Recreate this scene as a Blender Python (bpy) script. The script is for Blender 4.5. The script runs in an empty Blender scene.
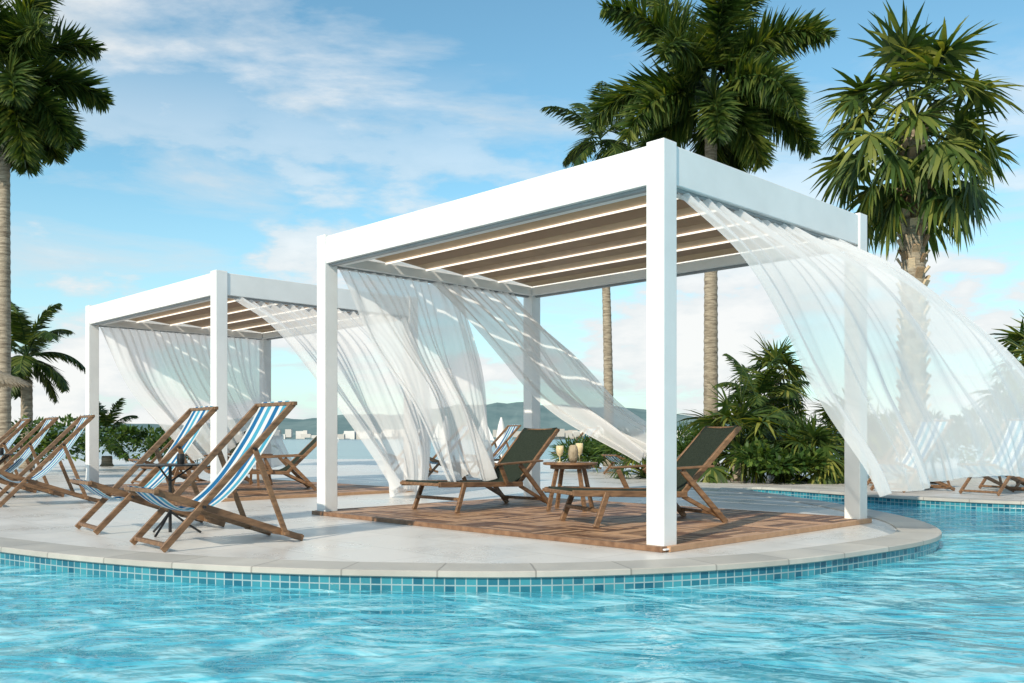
import bpy, bmesh, math, random
from mathutils import Vector, Matrix, noise
random.seed(7)
R=random.random
def U(a,b): return a+(b-a)*random.random()
V=Vector
scene=bpy.context.scene
# ---------------------------------------------------------------- materials
def nt(name):
    m=bpy.data.materials.new(name); m.use_nodes=True
    n=m.node_tree.nodes; n.clear()
    return m,n,m.node_tree.links
def N(n,t,**k):
    x=n.new(t)
    for a,b in k.items():
        if a in x.inputs.keys(): x.inputs[a].default_value=b
        else: setattr(x,a,b)
    return x
def ramp(n,stops):
    r=n.new('ShaderNodeValToRGB'); e=r.color_ramp.elements
    while len(e)<len(stops): e.new(.5)
    for i,(p,c) in enumerate(stops):
        e[i].position=p; e[i].color=(*c,1) if len(c)==3 else c
    return r
def simple(name,c1,c2,scale=6,rough=.5,bump=0.0,bscale=None,island=False,stretch=None,metal=0,spec=.5):
    m,n,l=nt(name)
    o=N(n,'ShaderNodeOutputMaterial'); p=N(n,'ShaderNodeBsdfPrincipled')
    p.inputs['Roughness'].default_value=rough; p.inputs['Metallic'].default_value=metal
    p.inputs['Specular IOR Level'].default_value=spec
    tc=N(n,'ShaderNodeTexCoord'); mp=N(n,'ShaderNodeMapping'); l.new(tc.outputs['Object'],mp.inputs[0])
    if stretch: mp.inputs['Scale'].default_value=stretch
    nz=N(n,'ShaderNodeTexNoise'); nz.inputs['Scale'].default_value=scale; nz.inputs['Detail'].default_value=6
    l.new(mp.outputs[0],nz.inputs['Vector'])
    r=ramp(n,[(.3,c1),(.7,c2)])
    if island:
        g=N(n,'ShaderNodeNewGeometry'); a=N(n,'ShaderNodeMath',operation='MULTIPLY_ADD'); a.inputs[1].default_value=.6; 
        b=N(n,'ShaderNodeMath',operation='MULTIPLY'); b.inputs[1].default_value=.4
        l.new(nz.outputs['Fac'],b.inputs[0]); l.new(g.outputs['Random Per Island'],a.inputs[0]); l.new(b.outputs[0],a.inputs[2])
        l.new(a.outputs[0],r.inputs[0])
    else: l.new(nz.outputs['Fac'],r.inputs[0])
    l.new(r.outputs[0],p.inputs['Base Color'])
    if bump:
        b=N(n,'ShaderNodeBump'); b.inputs['Strength'].default_value=bump; b.inputs['Distance'].default_value=.02
        n2=N(n,'ShaderNodeTexNoise'); n2.inputs['Scale'].default_value=bscale or scale*4; n2.inputs['Detail'].default_value=5
        l.new(mp.outputs[0],n2.inputs['Vector']); l.new(n2.outputs['Fac'],b.inputs['Height']); l.new(b.outputs[0],p.inputs['Normal'])
    l.new(p.outputs[0],o.inputs[0])
    return m
M_white=simple('white_powder_coat',(.75,.75,.735),(.82,.82,.805),3,.38,.03,60)
M_louver=simple('louver_wood',(.30,.17,.085),(.50,.33,.18),5,.5,.08,40,island=True)
M_grey=simple('grey_rail',(.25,.26,.27),(.33,.34,.35),4,.4)
M_teak=simple('teak_wood',(.11,.058,.028),(.27,.15,.075),9,.5,.2,60,stretch=(1,4,4))
M_deck=simple('deck_wood',(.12,.056,.028),(.47,.28,.16),14,.5,.25,70,island=True)
M_sling=simple('dark_sling',(.008,.015,.010),(.030,.042,.028),80,.8,.4,300,spec=.25)
M_dark=simple('dark_metal',(.02,.02,.022),(.05,.05,.05),5,.35,metal=.6)
M_trunk=simple('palm_trunk',(.15,.12,.085),(.42,.36,.27),5,.9,.8,14,stretch=(1,1,6))
M_boot=simple('palm_boot',(.24,.16,.09),(.60,.47,.31),6,.9,.6,30,island=True)
M_thatch=simple('thatch',(.22,.17,.11),(.42,.35,.25),20,.9,.6,60)
M_fabric=simple('umbrella_fabric',(.66,.66,.64),(.76,.76,.74),6,.8)
M_brown=simple('dried_frond',(.16,.10,.05),(.32,.22,.11),6,.9,island=True)
M_wall=simple('village_wall',(.45,.42,.38),(.70,.69,.66),6,.9,island=True)
def led():
    m,n,l=nt('led_strip'); o=N(n,'ShaderNodeOutputMaterial'); e=N(n,'ShaderNodeEmission'); e.inputs[0].default_value=(1,.93,.80,1); e.inputs[1].default_value=1.5
    l.new(e.outputs[0],o.inputs[0]); return m
M_led=led()

def leafmat(name,c1,c2,c3,trans=.35):
    m,n,l=nt(name); o=N(n,'ShaderNodeOutputMaterial')
    g=N(n,'ShaderNodeNewGeometry'); tc=N(n,'ShaderNodeTexCoord')
    nz=N(n,'ShaderNodeTexNoise'); nz.inputs['Scale'].default_value=1.6; l.new(tc.outputs['Object'],nz.inputs['Vector'])
    a=N(n,'ShaderNodeMath',operation='MULTIPLY_ADD'); a.inputs[1].default_value=.55
    b=N(n,'ShaderNodeMath',operation='MULTIPLY'); b.inputs[1].default_value=.5
    l.new(nz.outputs['Fac'],b.inputs[0]); l.new(g.outputs['Random Per Island'],a.inputs[0]); l.new(b.outputs[0],a.inputs[2])
    r=ramp(n,[(.15,c1),(.55,c2),(.92,c3)]); l.new(a.outputs[0],r.inputs[0])
    p=N(n,'ShaderNodeBsdfPrincipled'); p.inputs['Roughness'].default_value=.5; p.inputs['Specular IOR Level'].default_value=.3; l.new(r.outputs[0],p.inputs['Base Color'])
    t=N(n,'ShaderNodeBsdfTranslucent'); mc=N(n,'ShaderNodeMix',data_type='RGBA',blend_type='MULTIPLY'); mc.inputs[0].default_value=1
    l.new(r.outputs[0],mc.inputs[6]); mc.inputs[7].default_value=(1.8,1.6,.45,1); l.new(mc.outputs[2],t.inputs[0])
    mx=N(n,'ShaderNodeMixShader'); mx.inputs[0].default_value=trans
    l.new(p.outputs[0],mx.inputs[1]); l.new(t.outputs[0],mx.inputs[2]); l.new(mx.outputs[0],o.inputs[0])
    return m
M_leaf=leafmat('palm_leaf',(.012,.030,.008),(.040,.082,.016),(.18,.21,.045))
M_leaf2=leafmat('fan_leaf',(.016,.036,.010),(.060,.11,.022),(.32,.32,.07))
M_shrub=leafmat('shrub_leaf',(.014,.040,.012),(.050,.11,.024),(.17,.23,.05))

def sheer():
    m,n,l=nt('sheer_curtain'); o=N(n,'ShaderNodeOutputMaterial')
    d=N(n,'ShaderNodeBsdfDiffuse'); d.inputs[0].default_value=(.92,.92,.92,1)
    t=N(n,'ShaderNodeBsdfTranslucent'); t.inputs[0].default_value=(.92,.92,.92,1)
    m1=N(n,'ShaderNodeMixShader'); m1.inputs[0].default_value=.42
    l.new(d.outputs[0],m1.inputs[1]); l.new(t.outputs[0],m1.inputs[2])
    tr=N(n,'ShaderNodeBsdfTransparent')
    lw=N(n,'ShaderNodeLayerWeight'); lw.inputs[0].default_value=.5
    mr=N(n,'ShaderNodeMapRange'); mr.inputs['To Min'].default_value=.64; mr.inputs['To Max'].default_value=1.0
    l.new(lw.outputs['Facing'],mr.inputs['Value'])
    m2=N(n,'ShaderNodeMixShader'); l.new(mr.outputs[0],m2.inputs[0]); l.new(tr.outputs[0],m2.inputs[1]); l.new(m1.outputs[0],m2.inputs[2])
    l.new(m2.outputs[0],o.inputs[0]); return m
M_sheer=sheer()

def brick(name,c1,c2,mortar,w,h,msize,vec='Object',rot=0,offset=0.0,rough=.4,bump=.3,noise_amt=.25,freq=2):
    m,n,l=nt(name); o=N(n,'ShaderNodeOutputMaterial'); p=N(n,'ShaderNodeBsdfPrincipled')
    tc=N(n,'ShaderNodeTexCoord'); mp=N(n,'ShaderNodeMapping'); mp.inputs['Rotation'].default_value=(0,0,rot)
    l.new(tc.outputs[vec],mp.inputs[0])
    b=N(n,'ShaderNodeTexBrick'); b.offset=offset; b.offset_frequency=freq; b.squash=1
    b.inputs['Color1'].default_value=(*c1,1); b.inputs['Color2'].default_value=(*c2,1); b.inputs['Mortar'].default_value=(*mortar,1)
    b.inputs['Scale'].default_value=1; b.inputs['Brick Width'].default_value=w; b.inputs['Row Height'].default_value=h
    b.inputs['Mortar Size'].default_value=msize; b.inputs['Mortar Smooth'].default_value=.1
    l.new(mp.outputs[0],b.inputs['Vector'])
    nz=N(n,'ShaderNodeTexNoise'); nz.inputs['Scale'].default_value=1.3; nz.inputs['Detail'].default_value=8; nz.inputs['Roughness'].default_value=.65
    l.new(mp.outputs[0],nz.inputs['Vector'])
    mr=N(n,'ShaderNodeMapRange'); mr.inputs['From Min'].default_value=.3; mr.inputs['From Max'].default_value=.7
    mr.inputs['To Min'].default_value=1-noise_amt; mr.inputs['To Max'].default_value=1; l.new(nz.outputs['Fac'],mr.inputs['Value'])
    mx=N(n,'ShaderNodeMix',data_type='RGBA',blend_type='MULTIPLY'); mx.inputs[0].default_value=1
    l.new(b.outputs['Color'],mx.inputs[6]); l.new(mr.outputs[0],mx.inputs[7]); l.new(mx.outputs[2],p.inputs['Base Color'])
    # roughness variation from wear / damp patches
    rv=N(n,'ShaderNodeMapRange'); rv.inputs['From Min'].default_value=.35; rv.inputs['From Max'].default_value=.65; rv.inputs['To Min'].default_value=max(.08,rough-.1); rv.inputs['To Max'].default_value=rough+.1
    l.new(nz.outputs['Fac'],rv.inputs['Value']); l.new(rv.outputs[0],p.inputs['Roughness'])
    bp=N(n,'ShaderNodeBump',invert=True); bp.inputs['Strength'].default_value=bump; bp.inputs['Distance'].default_value=.004
    l.new(b.outputs['Fac'],bp.inputs['Height']); l.new(bp.outputs[0],p.inputs['Normal'])
    l.new(p.outputs[0],o.inputs[0]); return m
M_pave=brick('stone_paving',(.63,.60,.56),(.68,.65,.61),(.50,.475,.44),.9,.6,.005,rot=math.radians(45),offset=.5,rough=.33,noise_amt=.15)
M_coping=brick('coping_stone',(.47,.44,.39),(.56,.53,.475),(.30,.28,.25),.6,5,.006,vec='UV',rough=.5,noise_amt=.30)
M_mosaic=brick('teal_mosaic',(.008,.11,.18),(.06,.33,.40),(.34,.46,.48),.066,.066,.004,vec='UV',rough=.15,noise_amt=.3)
M_floor=brick('pool_floor_tile',(.10,.50,.66),(.16,.58,.72),(.30,.64,.74),.25,.25,.008,rough=.4,noise_amt=.2)

def watermat():
    m,n,l=nt('pool_water'); o=N(n,'ShaderNodeOutputMaterial')
    tc=N(n,'ShaderNodeTexCoord'); mp=N(n,'ShaderNodeMapping'); mp.inputs['Scale'].default_value=(.75,1.0,1); mp.inputs['Rotation'].default_value=(0,0,.25)
    l.new(tc.outputs['Object'],mp.inputs[0])
    a=N(n,'ShaderNodeTexNoise'); a.inputs['Scale'].default_value=2.6; a.inputs['Detail'].default_value=3; a.inputs['Roughness'].default_value=.46; a.inputs['Distortion'].default_value=.8
    b=N(n,'ShaderNodeTexNoise'); b.inputs['Scale'].default_value=9; b.inputs['Detail'].default_value=3; b.inputs['Distortion'].default_value=.6
    q=N(n,'ShaderNodeTexNoise'); q.inputs['Scale'].default_value=.55; q.inputs['Detail'].default_value=2
    for x in (a,b,q): l.new(mp.outputs[0],x.inputs['Vector'])
    qr=N(n,'ShaderNodeMapRange'); qr.inputs['From Min'].default_value=.35; qr.inputs['From Max'].default_value=.65; qr.inputs['To Min'].default_value=.10; qr.inputs['To Max'].default_value=.34; l.new(q.outputs['Fac'],qr.inputs['Value'])
    s=N(n,'ShaderNodeMath',operation='MULTIPLY_ADD')
    l.new(b.outputs['Fac'],s.inputs[0]); l.new(qr.outputs[0],s.inputs[1]); l.new(a.outputs['Fac'],s.inputs[2])
    bp=N(n,'ShaderNodeBump'); bp.inputs['Strength'].default_value=1; bp.inputs['Distance'].default_value=.085
    l.new(s.outputs[0],bp.inputs['Height'])
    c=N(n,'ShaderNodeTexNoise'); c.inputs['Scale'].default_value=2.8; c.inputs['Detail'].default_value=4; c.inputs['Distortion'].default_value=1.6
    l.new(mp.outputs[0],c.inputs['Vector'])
    r=ramp(n,[(.34,(.05,.38,.52)),(.5,(.11,.54,.66)),(.64,(.36,.76,.84))]); l.new(c.outputs['Fac'],r.inputs[0])  # refracted light on the ripples, painted into the water colour as noise
    p=N(n,'ShaderNodeBsdfPrincipled'); p.inputs['Roughness'].default_value=.035; p.inputs['IOR'].default_value=1.36
    l.new(r.outputs[0],p.inputs['Base Color']); l.new(bp.outputs[0],p.inputs['Normal'])
    tr=N(n,'ShaderNodeBsdfTransparent'); tr.inputs[0].default_value=(.55,.88,.92,1)
    fr=N(n,'ShaderNodeLayerWeight'); fr.inputs[0].default_value=.3
    mr=N(n,'ShaderNodeMapRange'); mr.inputs['To Min'].default_value=.35; mr.inputs['To Max'].default_value=0; l.new(fr.outputs['Facing'],mr.inputs['Value'])
    mx=N(n,'ShaderNodeMixShader'); l.new(mr.outputs[0],mx.inputs[0]); l.new(p.outputs[0],mx.inputs[1]); l.new(tr.outputs[0],mx.inputs[2])
    l.new(mx.outputs[0],o.inputs[0]); return m
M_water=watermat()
M_sea=simple('sea_water',(.05,.16,.22),(.10,.24,.30),.05,.2,.5,.8)
M_hill=simple('hazy_hillside',(.11,.18,.19),(.19,.26,.26),.02,1,spec=0)  # bluish aerial haze is mixed into the hill colour itself
def stripes():
    m,n,l=nt('striped_canvas'); o=N(n,'ShaderNodeOutputMaterial'); p=N(n,'ShaderNodeBsdfPrincipled'); p.inputs['Roughness'].default_value=.8
    uv=N(n,'ShaderNodeTexCoord'); sp=N(n,'ShaderNodeSeparateXYZ'); l.new(uv.outputs['UV'],sp.inputs[0])
    mu=N(n,'ShaderNodeMath',operation='MULTIPLY'); mu.inputs[1].default_value=2.0; l.new(sp.outputs[0],mu.inputs[0])
    f=N(n,'ShaderNodeMath',operation='FRACT'); l.new(mu.outputs[0],f.inputs[0])
    W=(.76,.78,.77)
    r=ramp(n,[(0,W),(.12,(.006,.15,.36)),(.40,W),(.60,(.07,.38,.55)),(.86,W)]); r.color_ramp.interpolation='CONSTANT'
    l.new(f.outputs[0],r.inputs[0]); l.new(r.outputs[0],p.inputs['Base Color'])
    t=N(n,'ShaderNodeBsdfTranslucent'); l.new(r.outputs[0],t.inputs[0]); mx=N(n,'ShaderNodeMixShader'); mx.inputs[0].default_value=.35
    l.new(p.outputs[0],mx.inputs[1]); l.new(t.outputs[0],mx.inputs[2]); l.new(mx.outputs[0],o.inputs[0]); return m
M_stripe=stripes()
def glassmat():
    m,n,l=nt('drink_glass'); o=N(n,'ShaderNodeOutputMaterial'); p=N(n,'ShaderNodeBsdfPrincipled')
    p.inputs['Base Color'].default_value=(.95,.80,.5,1); p.inputs['Roughness'].default_value=.05; p.inputs['Alpha'].default_value=.6
    l.new(p.outputs[0],o.inputs[0]); return m
M_glass=glassmat()
# ---------------------------------------------------------------- helpers
def empty(name,loc=(0,0,0),rz=0):
    e=bpy.data.objects.new(name,None); scene.collection.objects.link(e); e.location=loc; e.rotation_euler=(0,0,rz); e.empty_display_size=.2; return e
def obj(name,bm,mat,parent=None,offset=None,smooth=False):
    if offset is not None: bmesh.ops.translate(bm,verts=bm.verts,vec=-V(offset))
    me=bpy.data.meshes.new(name); bm.to_mesh(me); bm.free()
    for m in (mat if isinstance(mat,(list,tuple)) else [mat]): me.materials.append(m)
    if smooth:
        for p in me.polygons: p.use_smooth=True
    o=bpy.data.objects.new(name,me); scene.collection.objects.link(o)
    if parent: o.parent=parent
    return o
def bevel(o,w=.005,seg=2):
    b=o.modifiers.new('bevel','BEVEL'); b.width=w; b.segments=seg; b.limit_method='ANGLE'
def bar(bm,p,q,w,h,up=V((0,0,1)),mi=0):
    p=V(p);q=V(q); d=(q-p).normalized(); s=d.cross(up)
    if s.length<1e-3: s=d.cross(V((1,0,0)))
    s.normalize(); t=s.cross(d).normalized()
    vs=[]
    for c in (p,q):
        for a,b in ((-1,-1),(1,-1),(1,1),(-1,1)): vs.append(bm.verts.new(c+s*a*w/2+t*b*h/2))
    fs=[(0,3,2,1),(4,5,6,7),(0,1,5,4),(1,2,6,5),(2,3,7,6),(3,0,4,7)]
    for f in fs: bm.faces.new([vs[i] for i in f]).material_index=mi
def tube(bm,pts,rad,seg=10,cap=True):
    rings=[]
    for i,p in enumerate(pts):
        p=V(p); d=(V(pts[min(i+1,len(pts)-1)])-V(pts[max(i-1,0)])).normalized()
        s=d.cross(V((0,1,.01))).normalized(); t=s.cross(d)
        r=rad[i] if isinstance(rad,(list,tuple)) else rad
        rings.append([bm.verts.new(p+s*math.cos(a*2*math.pi/seg)*r+t*math.sin(a*2*math.pi/seg)*r) for a in range(seg)])
    for a,b in zip(rings,rings[1:]):
        for i in range(seg): bm.faces.new((a[i],a[(i+1)%seg],b[(i+1)%seg],b[i]))
    if cap:
        bm.faces.new(rings[0][::-1]); bm.faces.new(rings[-1])
def lathe(bm,prof,c,seg=24):
    c=V(c); rings=[[bm.verts.new(c+V((math.cos(a*2*math.pi/seg)*r,math.sin(a*2*math.pi/seg)*r,z))) for a in range(seg)] for r,z in prof]
    for a,b in zip(rings,rings[1:]):
        for i in range(seg): bm.faces.new((a[i],a[(i+1)%seg],b[(i+1)%seg],b[i]))
    bm.faces.new(rings[0][::-1]); bm.faces.new(rings[-1])
def cr(pts,t):
    n=len(pts)-1; x=t*n; i=min(int(x),n-1); f=x-i
    p1=pts[i];p2=pts[i+1]; p0=pts[i-1] if i>0 else p1*2-p2; p3=pts[i+2] if i+2<=n else p2*2-p1
    return .5*((2*p1)+(p2-p0)*f+(2*p0-5*p1+4*p2-p3)*f*f+(3*p1-p0-3*p2+p3)*f**3)
# ---------------------------------------------------------------- pool + terrace
ctrl=[(-14,12.5),(-9,10.4),(-6,8.35),(-3.80,6.86),(-2.81,6.27),(-2.01,5.93),(-1.32,5.74),(-.69,5.65),(-.05,5.61),(.55,5.68),(1.20,5.87),(1.96,6.24),
(2.76,6.85),(3.28,7.33),(3.62,7.8),(3.86,8.4),(4.02,9.2),(4.06,10.2),(4.02,11.4),(3.9,12.7),(3.72,13.9),(3.72,14.9),(4.05,15.2),(4.45,14.7),(5.0,13.6),(5.7,12.5),(6.6,11.7),(8.5,10.7),
(12,9.8),(17,8.5),(19,2),(17,-7),(4,-9),(-10,-8),(-17,-4),(-19,5)]
ctrl=[V((x,y,0)) for x,y in ctrl]; nc=len(ctrl)
out=[]
for i in range(nc):
    p0,p1,p2,p3=ctrl[i-1],ctrl[i],ctrl[(i+1)%nc],ctrl[(i+2)%nc]
    k=max(4,int((p2-p1).length/.15))
    for j in range(k):
        f=j/k; out.append(.5*((2*p1)+(p2-p0)*f+(2*p0-5*p1+4*p2-p3)*f*f+(3*p1-p0-3*p2+p3)*f**3))
n=len(out)
def off(i,d): # positive = away from the water
    t=(out[(i+1)%n]-out[i-1]).normalized(); return out[i]+V((-t.y,t.x,0))*d
def fill(loops,z,name,mat):
    bm=bmesh.new(); es=[]
    for lp in loops:
        vs=[bm.verts.new((p[0],p[1],z)) for p in lp]
        es+=[bm.edges.new((vs[i],vs[(i+1)%len(vs)])) for i in range(len(vs))]
    bmesh.ops.triangle_fill(bm,edges=es,use_beauty=True,use_dissolve=False)
    for f in bm.faces:
        f.normal_update()
        if f.normal.z<0: f.normal_flip()
    return obj(name,bm,mat)
rect=[(-220,-60),(220,-60),(220,36),(-220,36)]
rr=[]
for i in range(4):
    a=V((*rect[i],0)); b=V((*rect[(i+1)%4],0))
    for j in range(12): rr.append(a.lerp(b,j/12))
fill([rr,out],0,'paved_terrace',M_pave)
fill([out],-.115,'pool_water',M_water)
fill([out],-1.25,'pool_floor',M_floor)
bm=bmesh.new(); uvl=bm.loops.layers.uv.new('UVMap')
def strip(bm,prof):  # prof list of (offset,z)
    L=[0]
    for i in range(n): L.append(L[-1]+(out[(i+1)%n]-out[i]).length)
    vv=[0]
    for a,b in zip(prof,prof[1:]): vv.append(vv[-1]+math.hypot(a[0]-b[0],a[1]-b[1]))
    vs=[[bm.verts.new(off(i,o_)+V((0,0,z))) for o_,z in prof] for i in range(n)]
    for i in range(n):
        j=(i+1)%n
        for k in range(len(prof)-1):
            f=bm.faces.new((vs[i][k],vs[j][k],vs[j][k+1],vs[i][k+1]))
            for lp,uu in zip(f.loops,((L[i],vv[k]),(L[i+1],vv[k]),(L[i+1],vv[k+1]),(L[i],vv[k+1]))): lp[uvl].uv=uu
strip(bm,[(.34,-.01),(.34,.010),(.335,.014),(-.012,.014),(-.02,.008),(-.022,-.022),(-.012,-.03),(.01,-.03)])
obj('pool_coping',bm,M_coping)
bm=bmesh.new(); uvl=bm.loops.layers.uv.new('UVMap'); strip(bm,[(.002,-.012),(.002,-1.26)]); obj('pool_wall',bm,M_mosaic)
bm=bmesh.new()
vs=[bm.verts.new(p) for p in ((-5000,36,-1.0),(5000,36,-1.0),(5000,6000,-1.0),(-5000,6000,-1.0))]; bm.faces.new(vs); obj('sea',bm,M_sea)
bm=bmesh.new()
vs=[bm.verts.new(p) for p in ((-220,36,.0),(220,36,.0),(220,36,-1.5),(-220,36,-1.5))]; bm.faces.new(vs); obj('sea_wall',bm,M_coping)
bm=bmesh.new(); NX=320; rows=[]
for i in range(NX+1):
    x=-2600+i*16
    h=44+26*noise.noise(V((x*.0026,3,0)))+14*noise.noise(V((x*.0085,7,0)))+5*noise.noise(V((x*.03,1,0)))+3*noise.noise(V((x*.11,1,0)))+2*noise.noise(V((x*.4,1,0)))
    h+=16*math.exp(-((x+30)/160)**2)
    px=x/1500*919+512
    if px<380: h*=max(.45,1-(380-px)/420)
    if px>640: h*=max(.5,1-(px-640)/300)
    h=max(h,8)
    rows.append([bm.verts.new((x,1500+d*260+40*noise.noise(V((x*.01,d,0))),-2+h*f)) for d,f in ((-1,0),(-.6,.38+.1*noise.noise(V((x*.02,4,4)))),(-.25,.75+.1*noise.noise(V((x*.03,2,4)))),(0,1),(.8,.2))])
for a,b in zip(rows,rows[1:]):
    for k in range(4): bm.faces.new((a[k],b[k],b[k+1],a[k+1]))
obj('hills',bm,M_hill)
bm=bmesh.new(); random.seed(5)
for k in range(150):
    x=random.gauss(random.choice((-330,-180,60,170)),50); y=U(1175,1215); w_=U(5,14); h_=U(4,11); z0=-1+U(0,5)
    bar(bm,(x-w_/2,y,z0+h_/2),(x+w_/2,y,z0+h_/2),U(6,9),h_)
obj('shoreline_village',bm,M_wall)
def sailboat(x,y,s):
    E=empty('sailboat',(x,y,-1.0)); bm=bmesh.new()
    pr=[(-3,0),(-2.2,.75),(0,1.0),(2,.7),(3.6,0),(2,-.7),(0,-1.0),(-2.2,-.75)]
    a=[bm.verts.new((p*s,q*s,.9*s)) for p,q in pr]; b=[bm.verts.new((p*s*.85,q*s*.6,-.1)) for p,q in pr]
    bm.faces.new(a)
    for i in range(8): bm.faces.new((b[i],b[(i+1)%8],a[(i+1)%8],a[i]))
    bar(bm,(0,0,.9*s),(0,0,9*s),.12*s,.12*s); obj('hull',bm,M_white,E)
    bm=bmesh.new()
    for tri in (((-.15,0,1.6),(-2.8,.3,1.6),(-.15,0,8.8)),((.2,0,8.2),(3.4,0,1.2),(.3,.4,1.4))): bm.faces.new([bm.verts.new(V(p)*s) for p in tri])
    obj('sails',bm,M_fabric,E)
sailboat(-8,260,.9); sailboat(40,420,1.1); sailboat(-75,380,1.0); sailboat(-40,500,1.2)
# ---------------------------------------------------------------- pergola
u=V((-.7000,.7141,0)); v=V((.7141,.7000,0)); LU=4.42; LV=3.16; H=3.0
random.seed(7)
def pergola(O):
    O=V(O); E=empty('pergola',O)
    P=lambda a,b,z:O+u*a+v*b+V((0,0,z))
    bm=bmesh.new()
    for a in (0,LU):
        for b in (0,LV): bar(bm,P(a,b,.0),P(a,b,H),.16,.16,up=u)
    o=obj('posts',bm,M_white,E,O); bevel(o,.006)
    bm=bmesh.new()
    for a in (0,LU):
        for b in (0,LV): bar(bm,P(a,b,.016),P(a,b,.028),.24,.24,up=u)
    o=obj('post_plates',bm,M_white,E,O); bevel(o,.003)
    bm=bmesh.new()
    zc=H-.165
    for b in (0,LV): bar(bm,P(.081,b,zc),P(LU-.081,b,zc),.13,.29)
    for a in (0,LU): bar(bm,P(a,.081,zc),P(a,LV-.081,zc),.13,.29)
    o=obj('beams',bm,M_white,E,O); bevel(o,.006)
    bm=bmesh.new()
    for b,s in ((0,1),(LV,-1)): bar(bm,P(.09,b+s*.10,H-.27),P(LU-.09,b+s*.10,H-.27),.065,.10)
    for a,s in ((0,1),(LU,-1)): bar(bm,P(a+s*.10,.14,H-.27),P(a+s*.10,LV-.14,H-.27),.065,.10)
    o=obj('gutters',bm,M_white,E,O); bevel(o,.004)
    bm=bmesh.new()
    for b,s in ((0,1),(LV,-1)): bar(bm,P(.09,b,H-.322),P(LU-.09,b,H-.322),.05,.022)
    for a,s in ((0,1),(LU,-1)): bar(bm,P(a,.09,H-.322),P(a,LV-.09,H-.322),.05,.022)
    obj('curtain_rails',bm,M_grey,E,O)
    bm=bmesh.new(); bl=bmesh.new(); k=5; pitch=(LV-.27)/k
    for i in range(k):
        b=.135+pitch*(i+.5)
        p=P(.14,b,H-.17); q=P(LU-.14,b,H-.17)
        upv=(V((0,0,1))+v*.10).normalized(); cr_=(v-upv*v.dot(upv)).normalized()
        for j in range(3):   # three boards per louver
            o_=cr_*(pitch-.006)*((j-1)/3)
            bar(bm,p+o_,q+o_,(pitch-.006)/3-.006,.026,up=upv)
        bar(bm,p+upv*.016,q+upv*.016,pitch-.02,.005,up=upv)
        e=v*(pitch/2-.03)
        if i<k-1: bar(bl,p+e+V((0,0,-.052)),q+e+V((0,0,-.052)),.020,.014)
    o=obj('roof_louvers',bm,M_louver,E,O)
    obj('led_strips',bl,M_led,E,O)
    # deck
    bm=bmesh.new(); T=.5
    na=round((LU+.12)/T); nb=round((LV+.12)/T); Ta=(LU+.12)/na; Tb=(LV+.12)/nb
    for i in range(na):
        for j in range(nb):
            a0=-.06+i*Ta; b0=-.06+j*Tb; K=7
            for s in range(K):
                h=.028+U(-.001,.0015); 
                if (i+j)%2:
                    w=Tb/K; bb=b0+w*(s+.5); bar(bm,P(a0+.004,bb,h),P(a0+Ta-.004,bb,h),w-.009,.024)
                else:
                    w=Ta/K; aa=a0+w*(s+.5); bar(bm,P(aa,b0+.004,h),P(aa,b0+Tb-.004,h),w-.009,.024)
    obj('deck_slats',bm,M_deck,E,O)
    bm=bmesh.new(); bar(bm,P(-.06,LV/2,.0085),P(LU+.06,LV/2,.0085),LV+.12,.009); obj('deck_underlay',bm,M_dark,E,O)
    bm=bmesh.new()
    A0,A1,B0,B1=-.10,LU+.10,-.10,LV+.10
    bar(bm,P(A0,B0,.022),P(A1,B0,.022),.06,.040); bar(bm,P(A0,B1,.022),P(A1,B1,.022),.06,.040)
    bar(bm,P(A0,B0+.032,.022),P(A0,B1-.032,.022),.06,.040); bar(bm,P(A1,B0+.032,.022),P(A1,B1-.032,.022),.06,.040)
    obj('deck_edging',bm,M_deck,E,O)
    return E
def curtain(E,curves,pleats=14,amp=.045,seed=0,nsn=240,ntn=50,name='curtain'):
    S=[c[0] for c in curves]; C=[[V(p) for p in c[1]] for c in curves]
    def base(s,t):
        pts=[cr(c,t) for c in C]
        if len(S)==2: return pts[0].lerp(pts[1],(s-S[0])/(S[1]-S[0]))
        r=V((0,0,0))
        for i in range(3):
            w=1
            for j in range(3):
                if j!=i: w*=(s-S[j])/(S[i]-S[j])
            r+=pts[i]*w
        return r
    nz=noise.noise
    bm=bmesh.new(); g=[]
    for i in range(nsn+1):
        s=i/nsn; row=[]
        for j in range(ntn+1):
            t=j/ntn; p=base(s,t)
            ds=base(min(s+.01,1),t)-base(max(s-.01,0),t); dt=base(s,min(t+.02,1))-base(s,max(t-.02,0))
            nn=ds.cross(dt).normalized()
            k=pleats*1.5
            sw=s+.03*nz(V((s*3,t*1.6,seed+2)))
            top=math.exp(-t*5)
            w =2.6*nz(V((sw*k*.42,t*.9,seed)))*(1-top)*1.4
            w+=1.2*nz(V((sw*k,t*.7,seed+4)))
            w+=.45*nz(V((sw*k*2.3,t*.8,seed+6)))
            w+=top*.8*math.sin(sw*pleats*2*math.pi*1.6)
            am=amp*(.6+1.2*t)
            bill=.24*math.sin(math.pi*t)*nz(V((s*2.1,t*1.7,seed+9)))
            hem=V((0,0,.12*t**6*nz(V((s*4,seed,3)))))
            row.append(bm.verts.new(p+nn*(w*am+bill)+hem))
        g.append(row)
    for a,b in zip(g,g[1:]):
        for k in range(ntn): bm.faces.new((a[k],a[k+1],b[k+1],b[k]))
    obj(name,bm,M_sheer,E,E.location,smooth=True)
G1=V((1.10,6.76,0)); G2=G1+V((-4.92,5.22,0))
E1=pergola(G1); E2=pergola(G2)
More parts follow.
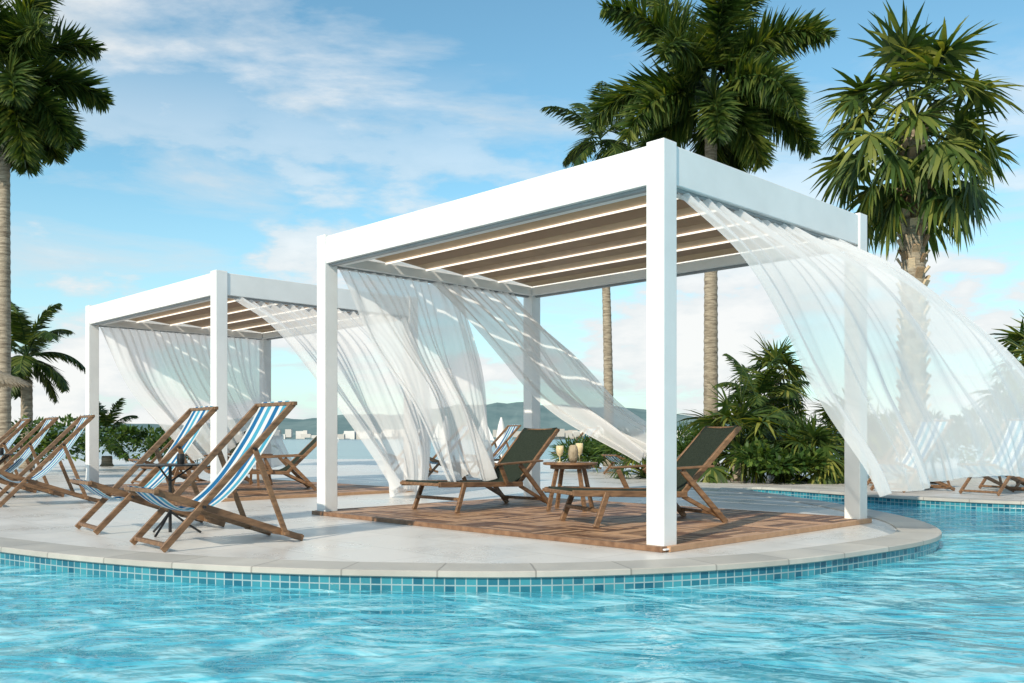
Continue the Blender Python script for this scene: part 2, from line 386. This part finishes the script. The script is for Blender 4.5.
curtain(E1,[(0,[(1.24,6.88,2.66),(1.75,7.05,2.17),(2.27,7.3,1.46),(2.66,7.5,.82),(2.90,7.6,.33)]),
 (.5,[(2.28,7.92,2.66),(2.95,7.92,2.22),(3.5,8.05,1.62),(3.85,8.15,1.0),(4.0,8.2,.46)]),
 (1,[(3.30,8.88,2.66),(4.05,8.9,2.30),(4.75,8.9,1.78),(5.25,8.8,1.1),(5.5,8.7,.45)])],pleats=13,amp=.05,seed=1.3)
curtain(E1,[(0,[(-1.88,9.97,2.66),(-1.50,10.0,2.02),(-1.03,10.1,1.25),(-.70,10.2,.36)]),
 (1,[(-.60,11.2,2.66),(-.40,11.0,1.87),(-.22,11.0,1.04),(-.12,10.95,.32)])],pleats=9,amp=.055,seed=3.1)
curtain(E1,[(0,[(-.95,10.85,2.66),(-.14,10.6,1.75),(.53,10.2,1.10),(1.36,9.8,.56)]),
 (1,[(.06,11.9,2.68),(.62,11.3,1.99),(1.10,10.6,1.33),(1.56,10,.88)])],pleats=7,amp=.045,seed=5.2)
curtain(E2,[(0,[(-3.68,12.1,2.66),(-3.08,12.2,2.20),(-2.45,12.3,1.35),(-2.0,12.4,.6),(-1.68,12.4,.06)]),
 (.5,[(-2.64,13.1,2.66),(-2.15,13.1,2.1),(-1.75,13.0,1.35),(-1.5,12.95,.65),(-1.42,12.9,.06)]),
 (1,[(-1.62,14.05,2.66),(-1.46,14.0,1.95),(-1.32,13.8,1.2),(-1.24,13.6,.6),(-1.22,13.5,.06)])],pleats=12,amp=.05,seed=7.7)
curtain(E2,[(0,[(-6.80,15.15,2.66),(-6.4,15.2,1.8),(-5.86,15.3,1.06),(-5.4,15.4,.46)]),
 (1,[(-4.66,17.15,2.66),(-4.48,17.0,1.72),(-4.2,17,.98),(-3.92,17,.34)])],pleats=13,amp=.05,seed=9.4)
# ---------------------------------------------------------------- furniture
def face_rot(f): return math.atan2(f[1],f[0])
def deck_chair(loc,f,rec=0):
    E=empty('deck_chair',(loc[0],loc[1],0.0),face_rot(f))
    bm=bmesh.new(); W=.31
    top=V((-1.04,0,1.10)); fr=V((.04,0,.44)); rf=V((-1.14,0,.02)); ff=V((0,0,.015))
    for s in (-1,1):
        bar(bm,ff+V((0,s*W,0)),top+V((0,s*W,0)),.026,.05,up=V((1,0,1)))
        bar(bm,fr+V((0,s*(W-.032),0)),rf+V((0,s*(W-.032),0)),.026,.05)
        bar(bm,V((-.70,s*(W+.028),.74)),V((-.96,s*(W+.028),.07)),.022,.042,up=V((1,0,0)))
    for p,w in ((top,W+.03),(ff+V((-.03,0,.035)),W),(V((-.30,0,.315)),W-.0),(rf+V((.02,0,.02)),W-.03),(fr,W+.0),(V((-.96,0,.075)),W+.05)):
        bar(bm,p+V((0,-w,0)),p+V((0,w,0)),.04,.03)
    o=obj('wooden_frame',bm,M_teak,E); bevel(o,.004,1)
    bm=bmesh.new()
    for s in (-1,1):
        for x,z in ((-.30,.315),(-.70,.74)): bar(bm,(x,s*(W+.012),z),(x,s*(W+.046),z),.022,.022)
    o=obj('pivot_bolts',bm,M_dark,E); bevel(o,.006,2)
    bm=bmesh.new(); uvl=bm.loops.layers.uv.new('UVMap')
    pts=[V(p) for p in ((-1.05,0,1.125),(-.86,0,.80),(-.62,0,.48),(-.38,0,.30),(-.15,0,.31),(.055,0,.465))]
    g=[]; NW=12; NT=28
    for j in range(NT+1):
        p=cr(pts,j/NT); g.append([bm.verts.new(p+V((0,(i/NW-.5)*.52,-.02*math.sin(math.pi*i/NW)*math.sin(math.pi*j/NT)))) for i in range(NW+1)])
    for j in range(NT):
        for i in range(NW):
            fa=bm.faces.new((g[j][i],g[j][i+1],g[j+1][i+1],g[j+1][i]))
            for lp,(a,b) in zip(fa.loops,((i,j),(i+1,j),(i+1,j+1),(i,j+1))): lp[uvl].uv=(a/NW,b/NT)
    o=obj('striped_canvas_sling',bm,M_stripe,E,smooth=True)
    return E
A0=(-2.72,6.84); F=(-.75,-.66)
deck_chair(A0,F)
deck_chair((A0[0]-1.02,A0[1]+1.22),(-.78,-.62))
deck_chair((A0[0]-3.55,A0[1]+4.3),(-.8,-.6))
deck_chair((A0[0]-4.6,A0[1]+5.5),(-.78,-.62))
deck_chair((-8.2,13.3),(-.8,-.6))
deck_chair((-6.6,16.2),(-.75,-.65))
for x,y in ((5.75,14.1),(6.75,13.3),(7.7,14.6),(6.3,15.7)): deck_chair((x,y),(-.9,-.42))
def lounger(loc,f,L=1.85):
    E=empty('sun_lounger',(loc[0],loc[1],.04),face_rot(f)); W=.31
    bm=bmesh.new(); s0=V((0,0,.30)); s1=V((-L*.63,0,.265)); s2=V((-L*.97,0,.88))
    for s in (-1,1):
        w=V((0,s*W,0))
        bar(bm,s0+w,s1+w+V((-.02,0,0)),.035,.055); bar(bm,s1+w+V((0,-s*.04,.01)),s2+w+V((0,-s*.04,0)),.032,.05,up=V((1,0,1)))
        bar(bm,V((-.32,s*(W+.036),.30)),V((-.20,s*(W+.05),0)),.032,.05,up=V((1,0,0)))
        bar(bm,V((-L*.60,s*(W+.036),.49)),V((-L*.86,s*(W+.05),0)),.032,.05,up=V((1,0,0)))
        bar(bm,V((-L*.50,s*(W+.036),.27)),V((-L*.44,s*(W+.045),.48)),.030,.045,up=V((1,0,0)))
        bar(bm,V((-L*.40,s*(W+.05),.495)),V((-L*.78,s*(W+.05),.525)),.055,.022)
        bar(bm,V((-L*.62,s*(W-.005),.25)),V((-L*.84,s*(W+.0),.05)),.026,.04,up=V((1,0,0)))
    for p,w in ((s0,W+.015),(s1,W),(s2,W-.02),(V((-.25,0,.14)),W+.04),(V((-L*.83,0,.08)),W+.04)):
        bar(bm,p+V((0,-w,0)),p+V((0,w,0)),.045,.032)
    o=obj('wooden_frame',bm,M_teak,E); bevel(o,.004,1)
    bm=bmesh.new(); pts=[V(p) for p in ((-.02,0,.335),(-L*.25,0,.305),(-L*.48,0,.295),(-L*.60,0,.30),(-L*.70,0,.42),(-L*.83,0,.66),(-L*.965,0,.91))]
    g=[[bm.verts.new(cr(pts,j/30)+V((0,(i/8-.5)*.54,-.015*math.sin(math.pi*i/8)))) for i in range(9)] for j in range(31)]
    for j in range(30):
        for i in range(8): bm.faces.new((g[j][i],g[j][i+1],g[j+1][i+1],g[j+1][i]))
    o=obj('mesh_sling',bm,M_sling,E,smooth=True); sm=o.modifiers.new('thick','SOLIDIFY'); sm.thickness=.018
def wood_table(loc,h=.52,r=.30):
    E=empty('round_wooden_table',(loc[0],loc[1],.04))
    bm=bmesh.new(); lathe(bm,[(r-.01,h-.028),(r,h-.022),(r,h-.004),(r-.006,h)],(0,0,0),36)
    lathe(bm,[(r*.72,h-.07),(r*.74,h-.07),(r*.74,h-.03),(r*.72,h-.03)],(0,0,0),30)
    for k in range(4):
        a=k*math.pi/2+.5; c,s=math.cos(a),math.sin(a)
        bar(bm,(c*r*.55,s*r*.55,h-.03),(c*r*.95,s*r*.95,0),.035,.035)
        b=a+math.pi/2; bar(bm,(c*r*.75,s*r*.75,h*.45),(math.cos(b)*r*.75,math.sin(b)*r*.75,h*.45),.022,.03)
    obj('table_frame',bm,M_teak,E)
    bm=bmesh.new()
    for x,y,q in ((-.12,-.05,1),(.10,.06,1.15)):
        lathe(bm,[(.03,h),(.03,h+.005),(.005,h+.01),(.005,h+.06*q),(.03,h+.08*q),(.042,h+.13*q),(.04,h+.18*q),(.037,h+.18*q),(.03,h+.10*q)],(x,y,.001),16)
    obj('drink_glasses',bm,M_glass,E,smooth=True)
    bm=bmesh.new(); lathe(bm,[(.03,h+.001),(.05,h+.05),(.055,h+.11),(.045,h+.17),(.03,h+.19)],(.02,-.14,0),18)
    obj('woven_vase',bm,M_thatch,E,smooth=True)
fv=(-v.x,-v.y)
for D in (V((0,0,0)),G2-G1):
    lounger((-.97+D.x,9.72+D.y),fv,1.9)
    lounger((.42+D.x,8.33+D.y),(-.93,-.36),1.80)
    wood_table((.64+D.x,10.05+D.y))
def metal_table(loc,h=.60):
    E=empty('metal_side_table',(loc[0],loc[1],0)); bm=bmesh.new()
    lathe(bm,[(.27,h-.012),(.275,h-.008),(.275,h),(.26,h+.002)],(0,0,0),36)
    tube(bm,[(0,0,.02),(0,0,h-.012)],.014)
    for k in range(3):
        a=k*2.094+.4; tube(bm,[(0,0,.20),(math.cos(a)*.12,math.sin(a)*.12,.10),(math.cos(a)*.25,math.sin(a)*.25,.01)],.010)
        tube(bm,[(0,0,h-.15),(math.cos(a)*.18,math.sin(a)*.18,h-.02)],.008)
    lathe(bm,[(.03,h+.003),(.034,h+.05),(.03,h+.09)],(.08,.03,0),14)
    obj('table_frame',bm,M_dark,E,smooth=False)
metal_table((-2.92,7.85)); metal_table((-7.1,12.6))
# ---------------------------------------------------------------- palms
def trunk(E,h,r0,r1,lean=(0,0),seg=16,rings=True):
    bm=bmesh.new(); pts=[];rad=[]; K=int(h/.07)
    for i in range(K+1):
        t=i/K; pts.append((lean[0]*t*t,lean[1]*t*t,h*t)); base=r0*1.25 if t<.03 else 0
        rad.append(max(base,(r0+(r1-r0)*t)*(1+(.05 if i%3==0 else -.015)+U(-.015,.015))))
    tube(bm,pts,rad,seg); obj('trunk',bm,M_trunk,E,smooth=True)
    return V((lean[0],lean[1],h))
def blade(bm,p,d,L,w,droop,sd,segs=3):
    prev=None; d=d.normalized(); sd=sd.normalized(); c=p.copy()
    prof={2:(.7,1,.05),3:(.5,1,.7,.04)}[segs]
    for i in range(segs+1):
        ww=w*prof[i]*.5
        a=bm.verts.new(c-sd*ww); b=bm.verts.new(c+sd*ww)
        if prev: bm.faces.new((prev[0],prev[1],b,a))
        prev=(a,b); d=(d+V((0,0,-droop))).normalized(); c=c+d*(L/segs)
def plume_frond(bm,bs,o,az,el,L,droop,nl=200,ll=.40,wid=.035,flat=False):
    d=V((math.cos(az)*math.cos(el),math.sin(az)*math.cos(el),math.sin(el))); pts=[o.copy()]; c=o.copy(); K=14; dirs=[d.copy()]
    for i in range(K):
        d=(d+V((0,0,-droop/K*(.6+1.2*i/K)))).normalized(); c=c+d*L/K; pts.append(c.copy()); dirs.append(d.copy())
    tube(bs,pts,[.03*(1-.8*i/K)*L/2.2+.004 for i in range(K+1)],5,False)
    for k in range(nl):
        t=.16+.84*(k+R())/nl; i=min(int(t*K),K-1); f=t*K-i; p=pts[i].lerp(pts[i+1],f); dd=dirs[i+1]
        side=dd.cross(V((0,0,1))).normalized(); upv=side.cross(dd)
        if flat: a=(0 if k%2 else math.pi)+U(-.25,.25)-0.25*(1 if k%2 else -1)
        else: a=U(0,2*math.pi)
        q=side*math.cos(a)+upv*math.sin(a)
        ld=(q*1.0+dd*U(.5,.95)).normalized()
        l_=ll*U(.8,1.15)*(math.sin(math.pi*min(1,.22+t*.76))**.6+.14)
        blade(bm,p,ld,l_,wid,U(.10,.28),ld.cross(q.cross(dd)+V((R(),R(),R()))*.4),2)
def plume_palm(loc,h,L,nf=15,nl=200,r0=.2,r1=.14,lean=(0,0),ll=.42,flat=False,mat=None,wid=.035,low=-.5,shaft=True):
    E=empty('palm_tree',(loc[0],loc[1],0)); top=trunk(E,h,r0,r1,lean)
    bm=bmesh.new(); bs=bmesh.new()
    if shaft: tube(bs,[top+V((0,0,-.1)),top+V((0,0,.35)),top+V((0,0,.9))],[r1*1.25,r1*1.05,r1*.35],12)
    for k in range(nf):
        t=k/(nf-1); el=1.35-t*(1.35-low); az=k*2.39996+U(-.25,.25)
        plume_frond(bm,bs,top+V((0,0,.75-.3*t)),az,el,L*U(.85,1.1)*(.75+.25*math.sin(math.pi*min(1,t+.25))),U(.9,1.5)+.25*t,nl,ll,wid,flat)
    obj('fronds',bm,mat or M_leaf,E); obj('frond_stems',bs,M_shrub,E,smooth=True); return E
def fan_leaf(bm,bs,o,az,el,pl,br,droop,nseg=24):
    d=V((math.cos(az)*math.cos(el),math.sin(az)*math.cos(el),math.sin(el))); pts=[o.copy()];c=o.copy()
    for i in range(5):
        d=(d+V((0,0,-.06-.05*droop))).normalized(); c=c+d*pl/5; pts.append(c.copy())
    tube(bs,pts,[.022,.02,.016,.013,.012,.012],5,False)
    side=d.cross(V((0,0,1))).normalized(); upv=side.cross(d).normalized()
    roll=U(-.7,.7); side2=side*math.cos(roll)+upv*math.sin(roll); up2=side2.cross(d).normalized()
    d=(d-V((0,0,.35))).normalized()
    spread=math.radians(118)
    for k in range(nseg):
        a=-spread+2*spread*k/(nseg-1)+U(-.03,.03); ld=(d*math.cos(a)+side2*math.sin(a)+up2*(.10*(1 if k%2 else -1)+.15*abs(math.sin(a)))).normalized()
        tang=(-d*math.sin(a)+side2*math.cos(a)).normalized()
        w=2*br*.42*math.tan(spread/nseg)*1.35
        blade(bm,c,ld,br*U(.82,1.08)*(1-.2*abs(a)/spread),w,U(.12,.35)*droop,tang+up2*U(-.4,.4),3)
def fan_palm(loc,h,r0,r1,nf,pl,br,name='palm_tree',boots=True,low=-1.0,mat=None,lean=(0,0),dead=6):
    E=empty(name,(loc[0],loc[1],0)); top=V((0,0,h))
    if h>.4: top=trunk(E,h,r0,r1,lean)
    if boots:
        bb=bmesh.new(); K=int(h/.035)
        for k in range(K):
            z=.4+(h-.35)*k/K; a=k*2.39996*1.0; rr_=(r0+(r1-r0)*z/h)*1.0; c,s=math.cos(a),math.sin(a)
            p=V((c*rr_*.9,s*rr_*.9,z)); q=V((c*rr_*1.34,s*rr_*1.34,z+U(.10,.17)))
            bar(bb,p,q,U(.07,.12),.035,up=V((c,s,0)))
        obj('leaf_base_boots',bb,M_boot,E)
    bm=bmesh.new();bs=bmesh.new()
    for k in range(nf):
        t=k/(nf-1); el=1.4-t*(1.4-low)+U(-.15,.15)
        fan_leaf(bm,bs,top+V((0,0,.1-.25*t)),k*2.39996+U(-.3,.3),el,pl*U(.7,1.2)*(.75+.25*t),br*U(.8,1.1),.6+1.5*t)
    obj('fronds',bm,mat or M_leaf2,E); obj('frond_stems',bs,M_leaf2,E,smooth=True)
    if dead:
        bd=bmesh.new(); b2=bmesh.new()
        for k in range(dead): fan_leaf(bd,b2,top+V((0,0,-.3)),R()*6.28,-1.1,pl*.5,br*.7,2.5,14)
        obj('dry_fronds',bd,M_brown,E); obj('dry_stems',b2,M_brown,E)
    return E
random.seed(21)
plume_palm((4.76,22.0),8.4,3.3,nf=20,nl=460,r0=.18,r1=.14,ll=.68,wid=.06,low=-.55)
plume_palm((2.85,27.0),9.0,1.9,nf=14,nl=120,r0=.15,r1=.10,ll=.5,lean=(-.25,0),wid=.045,low=-.4,flat=True,shaft=False)
plume_palm((-11.05,20.0),7.9,2.5,nf=22,nl=420,r0=.14,r1=.11,ll=.62,wid=.055,low=-1.05)
fan_palm((6.55,15.0),5.9,.20,.17,60,1.3,.88,low=-.95,dead=4)
fan_palm((4.35,17.6),.6,.14,.12,28,.9,.72,boots=False,low=-.1,dead=0)
fan_palm((5.85,20.5),2.1,.13,.10,30,.7,.65,boots=False,low=-.8,dead=3)
fan_palm((5.5,17.0),.4,.13,.10,22,.6,.6,boots=False,low=-.1,dead=0)
fan_palm((6.6,18.0),.9,.13,.10,22,.6,.6,boots=False,low=-.4,dead=0)
fan_palm((10.2,17.5),1.7,.14,.12,30,.9,.8,boots=False,low=-.5,dead=0)
fan_palm((11.6,20.0),2.3,.14,.12,26,.9,.8,boots=False,low=-.5,dead=2)
fan_palm((2.7,18.8),.1,.14,.12,20,.6,.5,boots=False,low=.1,dead=0)
plume_palm((-13.2,25.0),2.4,1.9,nf=18,nl=150,r0=.16,r1=.14,ll=.42,flat=True,low=-.5,shaft=False,wid=.045)
plume_palm((-11.9,27.0),.3,1.2,nf=14,nl=90,r0=.16,r1=.14,ll=.32,flat=True,low=-.2,shaft=False,wid=.04)
plume_palm((5.2,19.5),.9,1.3,nf=16,nl=90,r0=.12,r1=.1,ll=.3,flat=True,low=-.2,shaft=False,wid=.035)
def shrub(loc,rx,ry,h,nleaf,name='shrub',lsz=.13,spiky=False):
    E=bmesh.new(); 
    lobes=[(U(-.7,.7)*rx,U(-.6,.6)*ry,h*U(.35,.75),U(.3,.55)) for _ in range(9)]
    for k in range(nleaf):
        lx,ly,lz,lr=random.choice(lobes)
        th=U(0,6.283); ph=math.acos(U(-.6,1)); q=U(.55,1.05)
        dirv=V((math.cos(th)*math.sin(ph),math.sin(th)*math.sin(ph),math.cos(ph)))
        p=V((lx,ly,lz))+V((dirv.x*rx*lr,dirv.y*ry*lr,dirv.z*h*.42*lr*1.4))*q
        if p.z<.02: p.z=U(.02,.2)
        d=(dirv+V((U(-.6,.6),U(-.6,.6),U(-.2,.7)))).normalized()
        sd=d.cross(V((R()-.5,R()-.5,R()+.2)))
        blade(E,p,d,lsz*U(.7,1.4)*(2 if spiky else 1),lsz*(.25 if spiky else .5),.2,sd,2)
    o=obj(name,E,M_shrub); o.location=(loc[0],loc[1],0); return o
for x,y,rx,ry,h in ((3.2,21,1.2,.8,1.2),(4.2,20,1.1,.8,1.1),(5.3,18.5,1,.7,1.0),(6.4,19,1.2,.8,1.4),(7.6,18.5,1.2,.8,1.3),(8.9,19.5,1.4,.9,1.5),(10.5,19,1.5,.9,1.4),(12.5,20,1.6,1,1.7),
  (2.2,22.5,1.2,.8,.9),(4.9,16.6,.8,.6,.7),(-8.6,26,1.4,.8,.9),(-11.3,22.5,1.5,1,1.3),(-13.5,22,1.5,1,1.5),(-10.3,25.5,1.3,.9,1.2),(-15.8,24,1.5,1,1.8),(15,22,2,1,2)):
    shrub((x,y),rx,ry,h,1700,spiky=(int(x*10)%2==0))
def thatched(loc,h=2.1,r=1.1):
    E=empty('thatched_umbrella',(loc[0],loc[1],0)); bm=bmesh.new(); tube(bm,[(0,0,0),(0,0,h+.4)],.04); obj('pole',bm,M_teak,E)
    bm=bmesh.new()
    for lay in range(4):
        for k in range(110):
            a=k/110*6.283+U(-.02,.02); r0=.05+lay*r*.2; r1=r*(.4+lay*.2)*U(.94,1.05); z0=h+.35-lay*.07; z1=h+.26-lay*.09
            c,s=math.cos(a),math.sin(a); blade(bm,V((c*r0,s*r0,z0)),V((c*(r1-r0),s*(r1-r0),z1-z0-.05)),r1-r0,.09,.03,V((-s,c,0)),2)
    obj('thatch_canopy',bm,M_thatch,E)
thatched((-10.1,17.6),1.86,.9)
def closed_umb(loc,h=2.4):
    E=empty('closed_beach_umbrella',(loc[0],loc[1],0)); bm=bmesh.new(); tube(bm,[(0,0,0),(0,0,h)],.03); lathe(bm,[(.25,0),(.25,.06),(.05,.08)],(0,0,0)); obj('pole',bm,M_white,E)
    bm=bmesh.new(); rings=[]
    for z,r in ((.37*h,.15),(.46*h,.17),(.62*h,.14),(.83*h,.09),(.98*h,.03)):
        rings.append([bm.verts.new((math.cos(a*math.pi/8)*r*(1+.2*(a%2)),math.sin(a*math.pi/8)*r*(1+.2*(a%2)),z)) for a in range(16)])
    for a,b in zip(rings,rings[1:]):
        for i in range(16): bm.faces.new((a[i],a[(i+1)%16],b[(i+1)%16],b[i]))
    obj('folded_canopy',bm,M_fabric,E,smooth=True)
closed_umb((-.35,30),1.5); closed_umb((-2.3,32),1.6); closed_umb((-3.6,32),1.6); closed_umb((.6,32),1.5); closed_umb((8.1,26))
deck_chair((-1.9,19.5),(-.9,-.4)); deck_chair((-.9,20.2),(-.9,-.4)); deck_chair((-2.9,21.5),(-.9,-.4)); deck_chair((2.2,20.5),(-.9,-.4)); deck_chair((1.2,24),(-.9,-.4))
# ---------------------------------------------------------------- light
SD=V((-.50,-.86,0)).normalized(); EL=math.radians(34); sd=V((SD.x*math.cos(EL),SD.y*math.cos(EL),math.sin(EL)))
L=bpy.data.lights.new('sun','SUN'); L.energy=4.5; L.angle=math.radians(.5); L.color=(1,.89,.73)
lo=bpy.data.objects.new('sun',L); scene.collection.objects.link(lo); lo.rotation_euler=sd.to_track_quat('Z','Y').to_euler(); lo.location=(0,0,20)
w=bpy.data.worlds.new("World"); scene.world=w; w.use_nodes=True; n_=w.node_tree.nodes; l=w.node_tree.links; n_.clear()
o=N(n_,'ShaderNodeOutputWorld'); bg=N(n_,'ShaderNodeBackground'); bg.inputs[1].default_value=.125
sk=N(n_,'ShaderNodeTexSky'); sk.sky_type='NISHITA'; sk.sun_disc=False; sk.sun_elevation=EL; sk.sun_rotation=math.atan2(SD.x,SD.y); sk.air_density=1.0; sk.dust_density=.4; sk.ozone_density=1.0
tint=N(n_,'ShaderNodeMix',data_type='RGBA',blend_type='MULTIPLY'); tint.inputs[0].default_value=1; l.new(sk.outputs[0],tint.inputs[6]); tint.inputs[7].default_value=(1.05,1.5,1.42,1)
tc=N(n_,'ShaderNodeTexCoord'); sp=N(n_,'ShaderNodeSeparateXYZ'); l.new(tc.outputs['Generated'],sp.inputs[0])
za=N(n_,'ShaderNodeMath',operation='MAXIMUM'); za.inputs[1].default_value=0; l.new(sp.outputs[2],za.inputs[0])
zb=N(n_,'ShaderNodeMath',operation='ADD'); zb.inputs[1].default_value=.16; l.new(za.outputs[0],zb.inputs[0])
dx=N(n_,'ShaderNodeMath',operation='DIVIDE'); dy=N(n_,'ShaderNodeMath',operation='DIVIDE')
l.new(sp.outputs[0],dx.inputs[0]); l.new(zb.outputs[0],dx.inputs[1]); l.new(sp.outputs[1],dy.inputs[0]); l.new(zb.outputs[0],dy.inputs[1])
cb=N(n_,'ShaderNodeCombineXYZ'); l.new(dx.outputs[0],cb.inputs[0]); l.new(dy.outputs[0],cb.inputs[1])
mp=N(n_,'ShaderNodeMapping'); mp.inputs['Scale'].default_value=(.95,1.5,1); mp.inputs['Location'].default_value=(3.1,1.75,0); mp.inputs['Rotation'].default_value=(0,0,.5); l.new(cb.outputs[0],mp.inputs[0])
c1=N(n_,'ShaderNodeTexNoise'); c1.inputs['Scale'].default_value=1.0; c1.inputs['Detail'].default_value=12; c1.inputs['Roughness'].default_value=.6; c1.inputs['Distortion'].default_value=.5; l.new(mp.outputs[0],c1.inputs['Vector'])
r1=ramp(n_,[(.47,(0,0,0)),(.56,(.45,.45,.45)),(.65,(1,1,1))]); l.new(c1.outputs['Fac'],r1.inputs[0])
m2=N(n_,'ShaderNodeMapping'); m2.inputs['Scale'].default_value=(3.2,3.2,9); m2.inputs['Location'].default_value=(.4,2.2,.3); l.new(tc.outputs['Generated'],m2.inputs[0])
c2=N(n_,'ShaderNodeTexNoise'); c2.inputs['Scale'].default_value=1.3; c2.inputs['Detail'].default_value=12; c2.inputs['Roughness'].default_value=.57; l.new(m2.outputs[0],c2.inputs['Vector'])
r2=ramp(n_,[(.47,(0,0,0)),(.54,(1,1,1))]); l.new(c2.outputs['Fac'],r2.inputs[0])
zm=N(n_,'ShaderNodeMapRange'); zm.inputs['From Min'].default_value=.16; zm.inputs['From Max'].default_value=.38; zm.inputs['To Min'].default_value=.95; zm.inputs['To Max'].default_value=0; l.new(sp.outputs[2],zm.inputs['Value'])
mm=N(n_,'ShaderNodeMath',operation='MULTIPLY'); l.new(r2.outputs[0],mm.inputs[0]); l.new(zm.outputs[0],mm.inputs[1])
m3=N(n_,'ShaderNodeMath',operation='MULTIPLY'); m3.inputs[1].default_value=.85; l.new(r1.outputs[0],m3.inputs[0])
mxx=N(n_,'ShaderNodeMath',operation='MAXIMUM'); l.new(mm.outputs[0],mxx.inputs[0]); l.new(m3.outputs[0],mxx.inputs[1])
hz=N(n_,'ShaderNodeMapRange'); hz.inputs['From Min'].default_value=0; hz.inputs['From Max'].default_value=.26; hz.inputs['To Min'].default_value=.65; hz.inputs['To Max'].default_value=.0; l.new(sp.outputs[2],hz.inputs['Value'])
mh=N(n_,'ShaderNodeMix',data_type='RGBA'); l.new(hz.outputs[0],mh.inputs[0]); l.new(tint.outputs[2],mh.inputs[6]); mh.inputs[7].default_value=(4.9,6.0,6.4,1)
cc=ramp(n_,[(.48,(5.8,6.3,6.6)),(.60,(7.7,7.7,7.6))]); l.new(c2.outputs['Fac'],cc.inputs[0])
cm=N(n_,'ShaderNodeMix',data_type='RGBA'); l.new(mxx.outputs[0],cm.inputs[0]); l.new(mh.outputs[2],cm.inputs[6]); l.new(cc.outputs[0],cm.inputs[7])
l.new(cm.outputs[2],bg.inputs[0]); l.new(bg.outputs[0],o.inputs[0])
# ---------------------------------------------------------------- camera
cam=bpy.data.cameras.new('camera'); co=bpy.data.objects.new('camera',cam); scene.collection.objects.link(co)
co.location=(0,0,.825); co.rotation_euler=(math.radians(90),0,0); cam.sensor_width=36; cam.lens=919/1024*36; cam.shift_y=96.5/1024; cam.clip_end=10000; cam.clip_start=.05
scene.camera=co
scene.view_settings.view_transform='Standard'; scene.view_settings.look='None'; scene.view_settings.exposure=0
